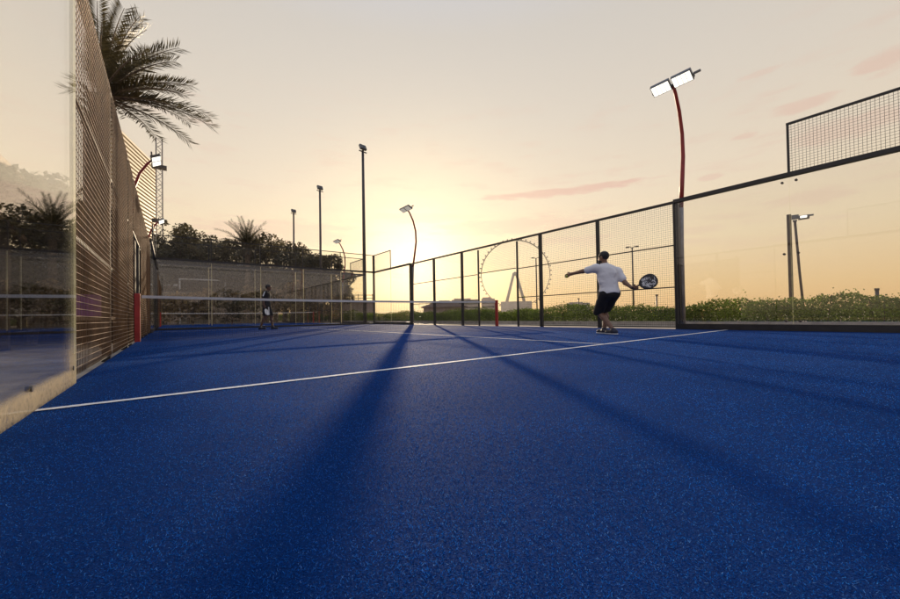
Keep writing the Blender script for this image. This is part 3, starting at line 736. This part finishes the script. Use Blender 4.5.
def far_block(az0, az1, d, h, label, windows=True, step=None):
    a, b = Vector((*at(az0, d), 0)), Vector((*at(az1, d), 0)); dv = b - a; L = dv.length
    t = thing('distant_building', label, 'building', a, math.atan2(dv.y, dv.x), 'low buildings on the horizon')
    MB().box(0, 0, -.1, L, 40, h).build('wall', MT['far'], t)
    MB().box(L * .08, 2, h, L * .7, 36, h * 1.08).build('roof', MT['far'], t)
    for i in range(3):
        MB().box(L * .04, -.12, h * (.2 + .25 * i), L * .96, -.02, h * (.3 + .25 * i)).build('window_strip', MT['tower_dark'], t)
    return t
far_block(38.1, 42.4, 700, 31, 'wide pale building on the horizon left of the ferris wheel')
far_block(42.8, 44.9, 760, 35, 'narrow pale building at the left foot of the ferris wheel')
far_block(55.8, 59.0, 700, 20, 'pale low building on the horizon just left of the player in white')
x, y = at(36.9, 90)
t = thing('beach_house', 'brown hip roofed house low under the sun glow', 'house', (x, y, 0), R(-37))
MB().box(-5.2, 0, -.1, 5.2, 8, 2.6).build('wall', MT['far'], t)
MB().add([(-6, -.8, 2.6), (6, -.8, 2.6), (6, 8.8, 2.6), (-6, 8.8, 2.6), (-1.2, 4, 4.4), (1.2, 4, 4.4)], [(0, 1, 5, 4), (1, 2, 5), (2, 3, 4, 5), (3, 0, 4), (3, 2, 1, 0)]).build('roof', MT['far_roof'], t)

def ferris_wheel():
    d = 1300; x, y = at(48.1, d); hub = .41 + d * math.tan(R(6.35)); Rr = d * math.tan(R(5.25))
    t = thing('ferris_wheel', 'giant ferris wheel ring on the horizon, seen through the fence gateway', 'ferris wheel', (x, y, 0), R(-48.1))
    mb = MB()
    for off in (-4, 4):
        mb.tube([(Rr * math.cos(a), off, hub + Rr * math.sin(a)) for a in np.linspace(0, 2 * math.pi, 97)], 1.15, 6, cap=False)
    for a in np.linspace(0, 2 * math.pi, 97)[:-1]:
        mb.tube([(Rr * math.cos(a), -4, hub + Rr * math.sin(a)), (Rr * math.cos(a), 4, hub + Rr * math.sin(a))], .8, 4)
    mb.build('rim', MT['wheel'], t, smooth=True)
    mb = MB().tube([(0, -14, hub), (0, 14, hub)], 6, 16).build('hub', MT['wheel_leg'], t, smooth=True)
    for k in range(48):
        a = 2 * math.pi * (k + .5) / 48; c = (Rr + 4.5) * math.cos(a), hub + (Rr + 4.5) * math.sin(a)
        MB().tube([(c[0], -5.2, c[1]), (c[0], -4.2, c[1]), (c[0], 4.2, c[1]), (c[0], 5.2, c[1])], [1.4, 2.5, 2.5, 1.4], 8).build('capsule', MT['wheel'], t, smooth=True)
    for s in (-1, 1):
        for f in (-1, 1):
            MB().tube([(s * 4, f * 12, hub + 2), (s * 42, f * 30, 0)], [4.2, 5.2], 8).build('leg', MT['wheel_leg'], t, smooth=True)
    MB().box(-50, -40, -.1, 55, 40, 46).build('base_building', MT['far'], t)
ferris_wheel()

# ------------------------------------------------------------------ people: one smooth skin grown round a posed skeleton
class Field:
    """blend of tapered capsules and ellipsoids on a grid, surfaced with naive surface nets"""
    def __init__(s, lo, hi, h):
        s.lo = np.array(lo, float); s.h = h; s.n = np.ceil((np.array(hi) - s.lo) / h).astype(int) + 1
        s.d = np.full(s.n, .3, np.float32)
    def _box(s, lo, hi):
        a = np.clip(np.floor((lo - s.lo) / s.h).astype(int), 0, s.n - 1); b = np.clip(np.ceil((hi - s.lo) / s.h).astype(int) + 1, 1, s.n)
        g = [s.lo[i] + s.h * np.arange(a[i], b[i]) for i in range(3)]
        return tuple(slice(a[i], b[i]) for i in range(3)), np.meshgrid(*g, indexing='ij')
    def _merge(s, sl, d, k, cut=False):
        o = s.d[sl]
        if cut: s.d[sl] = np.maximum(o, -d); return
        hh = np.clip(.5 + .5 * (o - d) / k, 0, 1); s.d[sl] = (o * (1 - hh) + d * hh - k * hh * (1 - hh)).astype(np.float32)
    def cap(s, a, b, ra, rb, k=.03):
        a, b = np.array(a, float), np.array(b, float); m = max(ra, rb) + .13
        sl, (X, Y, Z) = s._box(np.minimum(a, b) - m, np.maximum(a, b) + m)
        ab = b - a; L2 = ab @ ab + 1e-9
        t = np.clip(((X - a[0]) * ab[0] + (Y - a[1]) * ab[1] + (Z - a[2]) * ab[2]) / L2, 0, 1)
        d = np.sqrt((X - a[0] - t * ab[0]) ** 2 + (Y - a[1] - t * ab[1]) ** 2 + (Z - a[2] - t * ab[2]) ** 2) - (ra + (rb - ra) * t)
        s._merge(sl, d, k); return s
    def ell(s, c, r, f=(0, 1), k=.03, tilt=None, cut=False):
        """ellipsoid with radii (side, front, up); f = facing in plan"""
        c = np.array(c, float); r = np.array(r, float); m = r.max() + .13
        sl, (X, Y, Z) = s._box(c - m, c + m); X = X - c[0]; Y = Y - c[1]; Z = Z - c[2]
        n = math.hypot(*f); fx, fy = f[0] / n, f[1] / n
        A = X * fy - Y * fx; B = X * fx + Y * fy
        if tilt: ct, st = math.cos(tilt), math.sin(tilt); B, Z = B * ct - Z * st, B * st + Z * ct
        q = np.sqrt((A / r[0]) ** 2 + (B / r[1]) ** 2 + (Z / r[2]) ** 2) + 1e-6
        q2 = np.sqrt((A / r[0] ** 2) ** 2 + (B / r[1] ** 2) ** 2 + (Z / r[2] ** 2) ** 2) + 1e-6
        s._merge(sl, q * (q - 1) / q2, k, cut); return s
    def keep(s, fn):
        g = [s.lo[i] + s.h * np.arange(s.n[i]) for i in range(3)]
        X, Y, Z = np.meshgrid(*g, indexing='ij', sparse=True); s.d = np.maximum(s.d, fn(X, Y, Z)).astype(np.float32); return s
    def surface(s, name, mat, parent):
        d = s.d; ins = d < 0
        c = np.zeros(np.array(d.shape) - 1, int)
        for i in (0, 1):
            for j in (0, 1):
                for k in (0, 1): c += ins[i:i + c.shape[0], j:j + c.shape[1], k:k + c.shape[2]]
        cells = np.argwhere((c > 0) & (c < 8)); idx = -np.ones(c.shape, int); idx[tuple(cells.T)] = np.arange(len(cells))
        acc = np.zeros((len(cells), 3)); cnt = np.zeros(len(cells))
        cor = [(i, j, k) for i in (0, 1) for j in (0, 1) for k in (0, 1)]
        for a in cor:
            for ax in range(3):
                if a[ax]: continue
                b = list(a); b[ax] = 1
                da = d[tuple((cells + a).T)]; db = d[tuple((cells + b).T)]; m = (da < 0) != (db < 0)
                t = np.where(m, da / np.where(m, da - db, 1), 0); p = np.array(a, float)[None].repeat(len(cells), 0); p[:, ax] += t
                acc[m] += p[m]; cnt[m] += 1
        v = s.lo + s.h * (cells + acc / np.maximum(cnt, 1)[:, None])
        Q = []
        for ax in range(3):
            u, w = [(1, 2), (2, 0), (0, 1)][ax]
            sl0 = [slice(None)] * 3; sl1 = [slice(None)] * 3; sl0[ax] = slice(0, -1); sl1[ax] = slice(1, None)
            a, b = ins[tuple(sl0)], ins[tuple(sl1)]; e = np.argwhere(a != b)
            e = e[(e[:, u] > 0) & (e[:, w] > 0) & (e[:, u] < d.shape[u] - 1) & (e[:, w] < d.shape[w] - 1)]
            fl = a[tuple(e.T)]
            du, dw = np.zeros(3, int), np.zeros(3, int); du[u] = 1; dw[w] = 1
            q = np.stack([idx[tuple((e - du - dw).T)], idx[tuple((e - dw).T)], idx[tuple(e.T)], idx[tuple((e - du).T)]], 1)
            q[~fl] = q[~fl][:, ::-1]; Q.append(q)
        o = np_mesh(name, v, np.concatenate(Q), mat, parent)
        o.data.polygons.foreach_set('use_smooth', [True] * len(o.data.polygons))
        return o

def head(F, c, f, r=.098):
    """skull, jaw, nose, brow, lips and ears; f = facing in plan"""
    n = math.hypot(*f); f = (f[0] / n, f[1] / n); sd = (f[1], -f[0]); c = np.array(c, float)
    P = lambda a, b, z: (c[0] + sd[0] * a + f[0] * b, c[1] + sd[1] * a + f[1] * b, c[2] + z)
    F.ell(P(0, -.008, .03), (.075, .095, .09), f, .02); F.ell(P(0, .03, -.045), (.056, .066, .068), f, .03)
    F.cap(P(0, .09, .012), P(0, .108, -.022), .010, .015, .012)          # nose
    F.cap(P(-.035, .083, .024), P(.035, .083, .024), .011, .011, .012)   # brow
    F.cap(P(-.018, .09, -.058), P(.018, .09, -.058), .009, .009, .008)   # mouth
    for s in (-1, 1):
        F.ell(P(s * .032, .092, .008), (.013, .010, .008), f, .004, cut=True)
        F.ell(P(s * .078, -.005, -.005), (.011, .022, .032), f, .008)
    return P
def hand(F, w, d, up, grip=.0):
    """palm at w going along d, thumb side up; grip bends the fingers"""
    d = Vector(d).normalized(); up = Vector(up); up = (up - d * up.dot(d)).normalized(); n = d.cross(up); w = Vector(w)
    F.cap(w, w + d * .05, .026, .030, .02); F.cap(w + d * .05 - up * .022, w + d * .085 - up * .026, .017, .016, .015); F.cap(w + d * .05 + up * .022, w + d * .09 + up * .024, .017, .016, .015)
    for k, l in enumerate((.075, .085, .08, .062)):
        b = w + d * .09 + up * (.030 - .020 * k); p = b; ang = 0
        for j in range(3):
            ang += grip * (1.0 if j else .6); q = p + (d * math.cos(ang) + n * math.sin(ang)) * (l * (.45, .31, .24)[j]); F.cap(p, q, .0095 - .001 * j, .0088 - .001 * j, .004); p = q
    b = w + d * .03 + up * .028; q = b + (d * .7 + up * .75) .normalized() * .035; F.cap(b, q, .013, .0105, .008)
    F.cap(q, q + (d * (1 - .4 * grip) + up * .35 + n * grip * .6).normalized() * .034, .0102, .0085, .004)

def basis(px, py, az):
    """local frame: u = right in the picture, w = away from the camera, z up"""
    t = Vector((math.sin(R(az)), math.cos(R(az)), 0)); u = Vector((math.cos(R(az)), -math.sin(R(az)), 0))
    return Matrix(((u.x, t.x, 0, px), (u.y, t.y, 0, py), (0, 0, 1, 0), (0, 0, 0, 1)))
def place(o, m): o.location = m.to_translation(); o.rotation_euler = (0, 0, math.atan2(m[1][0], m[0][0]))

def player_white():
    m = basis(7.12, -5.84, 61.3)
    t = thing('person', 'player in white polo shirt and black shorts, left arm stretched towards the net', 'person'); place(t, m)
    f = (-.5, .87)                                              # chest faces away and towards the net
    hipL, hipR = (-.04, -.05, .78), (.12, .04, .78); kL, kR = (-.17, .17, .43), (-.05, .26, .46); aL, aR = (.09, -.06, .09), (-.07, .20, .09)
    shL, shR = (-.19, -.09, 1.27), (.19, .10, 1.20); eL, wL = (-.43, -.02, 1.235), (-.645, .06, 1.205); eR, wR = (.315, .02, .97), (.415, -.07, .875)
    chest, belly, pel, nk, hd = (.01, .01, 1.13), (.03, .0, .93), (.04, 0, .80), (-.03, .01, 1.33), (-.055, .01, 1.475)
    toeL = (-.02, .06); 
    def torso(F, g=0.0):
        F.ell(chest, (.185 + g, .115 + g, .20 + g), f, .05); F.ell(belly, (.155 + g, .11 + g, .17 + g), f, .06); F.ell(pel, (.165 + g, .115 + g, .13 + g), f, .06)
        F.cap(shL, shR, .062 + g, .062 + g, .06); return F
    def legs(F, g=0.0, k=.03):
        for h_, k_ in ((hipL, kL), (hipR, kR)): F.cap(h_, k_, .088 + g, .058 + g, k)
        return F
    F = Field((-.95, -.35, -.02), (.75, .55, 1.66), .0085); torso(F); legs(F, 0, .05)
    for k_, a_ in ((kL, aL), (kR, aR)):
        mid = [k_[i] * .68 + a_[i] * .32 for i in range(3)]; mid[0] += .02
        F.cap(k_, mid, .054, .054, .03); F.cap(mid, a_, .054, .034, .03); F.cap(a_, (a_[0], a_[1], .05), .036, .03, .02)
        F.cap((a_[0], a_[1], .045), (a_[0] - .09, a_[1] + .14, .035), .032, .03, .02)
    F.cap(chest, nk, .07, .056, .05); F.cap(nk, hd, .055, .052, .03); hp = head(F, hd, (-.85, .52))
    F.cap(shL, eL, .052, .042, .04); F.cap(eL, wL, .042, .027, .02); F.cap(shR, eR, .054, .043, .04); F.cap(eR, wR, .043, .028, .02)
    hand(F, wL, (-.93, .25, -.22), (0, .3, 1), .35); hand(F, wR, (.85, -.25, -.05), (-.1, -.4, .9), 1.25)
    body = F.surface('body', MT['skin'], t)
    F = Field((-.5, -.35, .65), (.5, .4, 1.45), .008); torso(F, .022)
    for k in range(9):                                           # cloth folds
        z = .84 + .05 * k; F.cap((-.10 + .03 * math.sin(k * 2.1), -.105, z + .05 * math.sin(k)), (.12 + .03 * math.cos(k), -.06, z - .05 * math.cos(k * 1.7)), .012, .008, .05)
    F.cap(shL, tuple(shL[i] * .38 + eL[i] * .62 for i in range(3)), .072, .070, .04); F.cap(shR, tuple(shR[i] * .38 + eR[i] * .62 for i in range(3)), .074, .073, .04)
    F.cap(chest, nk, .085, .062, .05)
    F.ell((.04, 0, .80), (.19, .145, .10), f, .05)
    F.keep(lambda X, Y, Z: np.maximum(.775 + .02 * np.sin(X * 14) - Z + 0 * Y, Z + .25 * X - 1.385 + 0 * Y))
    sh_ = F.surface('shirt', MT['shirt'], t)
    MB().tube([(nk[0] + .068 * math.cos(q), nk[1] + .062 * math.sin(q), nk[2] + .012 - .02 * math.cos(q) + .02 * math.sin(q)) for q in np.linspace(0, 2 * math.pi, 25)], .014, 6, cap=False).build('collar', MT['shirt'], sh_, smooth=True)
    F = Field((-.35, -.3, .28), (.4, .5, .95), .008); F.ell(pel, (.185, .135, .15), f, .05); legs(F, .026, .04)
    for h_, k_ in ((hipL, kL), (hipR, kR)): F.cap(tuple(h_[i] * .5 + k_[i] * .5 for i in range(3)), k_, .098, .088, .03)
    F.keep(lambda X, Y, Z: np.maximum(Z - .86 + 0 * X + 0 * Y, .40 - Z + .25 * (X + .1) + 0 * Y)); F.surface('shorts', MT['black'], t)
    F = Field((-.25, -.15, 1.4), (.15, .2, 1.66), .006); F.ell(hp(0, -.014, .036), (.081, .1, .092), (-.85, .52), .01); F.keep(lambda X, Y, Z: np.maximum(1.455 - Z + .55 * ((X + .055) * -.85 + (Y - .01) * .52) + 0 * X, -1 + 0 * X + 0 * Y + 0 * Z)); F.surface('hair', MT['hair'], t)
    F = Field((-.25, -.15, 1.3), (.15, .2, 1.6), .006); F.ell(hp(0, .035, -.07), (.062, .07, .05), (-.85, .52), .01); F.keep(lambda X, Y, Z: Z - 1.45 + 0 * X + 0 * Y); F.surface('beard', MT['hair'], t)
    for a_ in (aL, aR):
        F = Field((a_[0] - .32, a_[1] - .2, -.02), (a_[0] + .22, a_[1] + .36, .2), .006)
        F.cap((a_[0] + .035, a_[1] - .04, .055), (a_[0] - .10, a_[1] + .12, .045), .045, .042, .03); F.cap((a_[0], a_[1], .06), (a_[0], a_[1], .115), .05, .044, .03)
        F.keep(lambda X, Y, Z: np.maximum(.022 - Z + 0 * X + 0 * Y, Z - .125 + 0 * X + 0 * Y)); s_ = F.surface('shoe', MT['shoe'], t)
        F = Field((a_[0] - .32, a_[1] - .2, -.03), (a_[0] + .22, a_[1] + .36, .1), .006)
        F.cap((a_[0] + .04, a_[1] - .045, .03), (a_[0] - .105, a_[1] + .125, .03), .047, .044, .02); F.keep(lambda X, Y, Z: np.maximum(Z - .024, .003 - Z) + 0 * X + 0 * Y); F.surface('sole', MT['sole'], s_)
    return m
mw = player_white()

def racket(m, grip, tip_dir, face_n, label, pale=False):
    """padel racket: handle, throat, perforated teardrop face; local frame x along the racket"""
    x = Vector(tip_dir).normalized(); n = Vector(face_n); n = (n - x * n.dot(x)).normalized(); y = n.cross(x)
    M4 = m @ Matrix(((x.x, y.x, n.x, grip[0]), (x.y, y.y, n.y, grip[1]), (x.z, y.z, n.z, grip[2]), (0, 0, 0, 1)))
    t = thing('padel_racket', label, 'racket', group='padel rackets'); t.matrix_world = M4
    MB().tube([(-.07, 0, 0), (.0, 0, 0), (.075, 0, 0)], [.017, .0155, .0155], 10).build('handle', MT['racket'], t, smooth=True)
    cx, a, b = (.20, .115, .095) if pale else (.235, .14, .12)
    ring = [(cx + a * math.cos(q) - .012 * math.cos(2 * q), b * math.sin(q), 0) for q in np.linspace(0, 2 * math.pi, 41)]
    MB().tube(ring, .017, 8, cap=False).build('frame', MT['white' if pale else 'racket'], t, smooth=True)
    for s in (-1, 1): MB().tube([(.07, s * .008, 0), (.11, s * .05, 0), (.15, s * .088, 0)], .012, 6).build('throat', MT['white'], t, smooth=True)
    v = [(cx, 0, s * .014) for s in (-1, 1)]; face = MB(); N = 40
    for s in (-1, 1):
        face.add([(cx, 0, s * .013)] + [(cx + (a - .006) * math.cos(q) - .012 * math.cos(2 * q), (b - .006) * math.sin(q), s * .013) for q in np.linspace(0, 2 * math.pi, N + 1)[:-1]],
                 [(0, 1 + k, 1 + (k + 1) % N) if s > 0 else (0, 1 + (k + 1) % N, 1 + k) for k in range(N)])
    fo = face.build('face', MT['white' if pale else 'racket_face'], t)
    if not pale:
        # pale printed rings and dashes on the face
        mb = MB()
        for s in (-1, 1):
            z = s * .0145
            for k in range(46):                  # swirling brush strokes
                rad = .018 + .095 * (k / 46) ** .6; q = k * 2.4 + .3 * math.sin(k * 1.7); ln = .35 + .5 * abs(math.sin(k * 3.3)); tk = .0035 + .006 * abs(math.sin(k * 1.9 + 1))
                if abs(math.sin(k * 5.1)) < .25: continue
                n_ = 5; v_ = []
                for w_ in range(n_ + 1):
                    q2 = q + ln * (w_ / n_ - .5); r2 = rad + .012 * math.sin(w_ * 1.1 + k); th = tk * math.sin(math.pi * (w_ + .4) / (n_ + .8))
                    for e in (-th, th): v_.append((cx + .006 + (r2 + e) * 1.1 * math.cos(q2), (r2 + e) * math.sin(q2), z))
                mb.add(v_, [(2 * w_, 2 * w_ + 1, 2 * w_ + 3, 2 * w_ + 2) for w_ in range(n_)])
        mb.build('print', MT['white'], fo)
    return t
racket(mw, (.475, -.095, .885), (.95, -.05, .36), (.05, -1, .1), 'dark padel racket with pale print in the right hand of the white shirted player')
def ball(p, label):
    t = thing('padel_ball', label, 'ball', p, 0, 'yellow padel balls')
    import bmesh
    bm = bmesh.new(); bmesh.ops.create_uvsphere(bm, u_segments=24, v_segments=14, radius=.033); me = bpy.data.meshes.new('felt'); bm.to_mesh(me); bm.free()
    me.materials.append(MT['ball']); me.polygons.foreach_set('use_smooth', [True] * len(me.polygons)); link('felt', me, t)
    MB().tube([(.0335 * (math.cos(q) * math.sqrt(1 - (.45 * math.cos(2 * q)) ** 2 * .9)), .0335 * math.sin(q) * math.sqrt(1 - (.45 * math.cos(2 * q)) ** 2 * .9), .0335 * .43 * math.cos(2 * q)) for q in np.linspace(0, 6.2832, 33)], .0022, 5, cap=False).build('seam', MT['band'], t)
ball(mw @ Vector((-.735, .095, 1.165)), 'yellow padel ball in the outstretched left hand of the player')
ball((9.963, -1.36, 1.0), 'yellow padel ball caught in the mesh beside the gateway post')

def player_black():
    m = basis(3.46, 5.87, 10.8)
    t = thing('person', 'player in black shirt and shorts walking behind the net', 'person'); place(t, m)
    f = (.9, -.25)
    hipL, hipR = (.03, .08, .90), (-.03, -.08, .90); kL, kR = (.15, .09, .50), (-.06, -.07, .49); aL, aR = (.20, .08, .10), (-.22, -.07, .12)
    shL, shR = (.03, .18, 1.40), (-.04, -.17, 1.40); eL, wL = (.18, .2, 1.17), (.42, .14, 1.12); eR, wR = (-.13, -.2, 1.16), (-.10, -.2, .93)
    chest, belly, pel, nk, hd = (.0, 0, 1.27), (0, 0, 1.07), (0, 0, .94), (.03, 0, 1.47), (.06, -.01, 1.615)
    def torso(F, g=0.0):
        F.ell(chest, (.18 + g, .11 + g, .19 + g), f, .05); F.ell(belly, (.15 + g, .105 + g, .17 + g), f, .06); F.ell(pel, (.16 + g, .11 + g, .13 + g), f, .06); F.cap(shL, shR, .06 + g, .06 + g, .06)
    F = Field((-.4, -.42, -.02), (.6, .42, 1.8), .0095); torso(F)
    for h_, k_, a_ in ((hipL, kL, aL), (hipR, kR, aR)):
        F.cap(h_, k_, .085, .056, .05); mid = [k_[i] * .68 + a_[i] * .32 for i in range(3)]; mid[0] -= .015
        F.cap(k_, mid, .052, .052, .03); F.cap(mid, a_, .052, .034, .03); F.cap((a_[0], a_[1], .05), (a_[0] + .15, a_[1] - .03, .035), .033, .028, .03)
    F.cap(chest, nk, .07, .055, .05); F.cap(nk, hd, .054, .05, .03); hp = head(F, hd, f)
    F.cap(shL, eL, .05, .041, .04); F.cap(eL, wL, .041, .027, .02); F.cap(shR, eR, .05, .041, .04); F.cap(eR, wR, .041, .027, .02)
    hand(F, wL, (1, -.2, -.05), (0, 0, 1), .3); hand(F, wR, (.25, -.05, -.95), (.9, 0, .2), 1.2)
    F.surface('body', MT['skin_dark'], t)
    F = Field((-.4, -.42, .8), (.5, .42, 1.6), .009); torso(F, .02)
    for s_, e_ in ((shL, eL), (shR, eR)): F.cap(s_, tuple(s_[i] * .35 + e_[i] * .65 for i in range(3)), .07, .066, .04)
    F.cap(chest, nk, .084, .06, .05); F.keep(lambda X, Y, Z: np.maximum(.90 - Z, Z - 1.49) + 0 * X + 0 * Y); sh = F.surface('shirt', MT['black'], t)
    MB().add([(-.085, -.245, 1.44), (-.05, -.25, 1.45), (-.11, -.285, 1.26), (-.145, -.282, 1.27)], [(0, 1, 2, 3)]).build('sleeve_stripe', MT['white'], sh)
    F = Field((-.35, -.35, .4), (.4, .35, 1.1), .009); F.ell(pel, (.18, .13, .15), f, .05)
    for h_, k_ in ((hipL, kL), (hipR, kR)): F.cap(h_, k_, .112, .092, .04)
    F.keep(lambda X, Y, Z: np.maximum(Z - 1.0, .53 - Z) + 0 * X + 0 * Y); so = F.surface('shorts', MT['black'], t)
    MB().add([(.045, -.2, .86), (.08, -.19, .86), (.09, -.18, .56), (.055, -.2, .56)], [(0, 1, 2, 3)]).build('leg_stripe', MT['white'], so)
    F = Field((-.1, -.16, 1.53), (.22, .16, 1.8), .007); F.ell(hp(0, -.014, .036), (.081, .1, .092), f, .01); F.keep(lambda X, Y, Z: 1.60 - Z + .6 * (X - .06) + 0 * Y); F.surface('hair', MT['hair'], t)
    for a_ in (aL, aR):
        F = Field((a_[0] - .2, a_[1] - .2, -.02), (a_[0] + .36, a_[1] + .2, .2), .008)
        F.cap((a_[0] - .04, a_[1] + .01, .05), (a_[0] + .15, a_[1] - .03, .042), .044, .04, .03); F.cap((a_[0], a_[1], .06), (a_[0], a_[1], .11), .048, .043, .03)
        F.keep(lambda X, Y, Z: np.maximum(.003 - Z, Z - .125) + 0 * X + 0 * Y); F.surface('shoe', MT['shoe'], t)
    return m
mb_ = player_black()
racket(mb_, (-.075, -.215, .845), (.35, -.05, -.9), (.85, -.6, 0), 'pale padel racket hanging at the hip of the player in black', pale=True)

# ------------------------------------------------------------------ evening air
def haze():
    o = MB().box(-1100, -900, -1.05, 1500, 1300, 290).build('haze', [])
    o['kind'] = 'stuff'; o['label'] = 'pale warm evening haze over the whole beach front'
    m = bpy.data.materials.new('haze_air'); m.use_nodes = True; t = NT(m.node_tree); t.n.clear()
    out = t.new('ShaderNodeOutputMaterial'); v = t.new('ShaderNodeVolumePrincipled')
    v.inputs['Density'].default_value = .00009; v.inputs['Color'].default_value = (.95, .9, .82, 1); v.inputs['Anisotropy'].default_value = .5
    t.l.new(v.outputs[0], out.inputs['Volume']); o.data.materials.clear(); o.data.materials.append(m)
haze()
print('objects', len(bpy.data.objects))
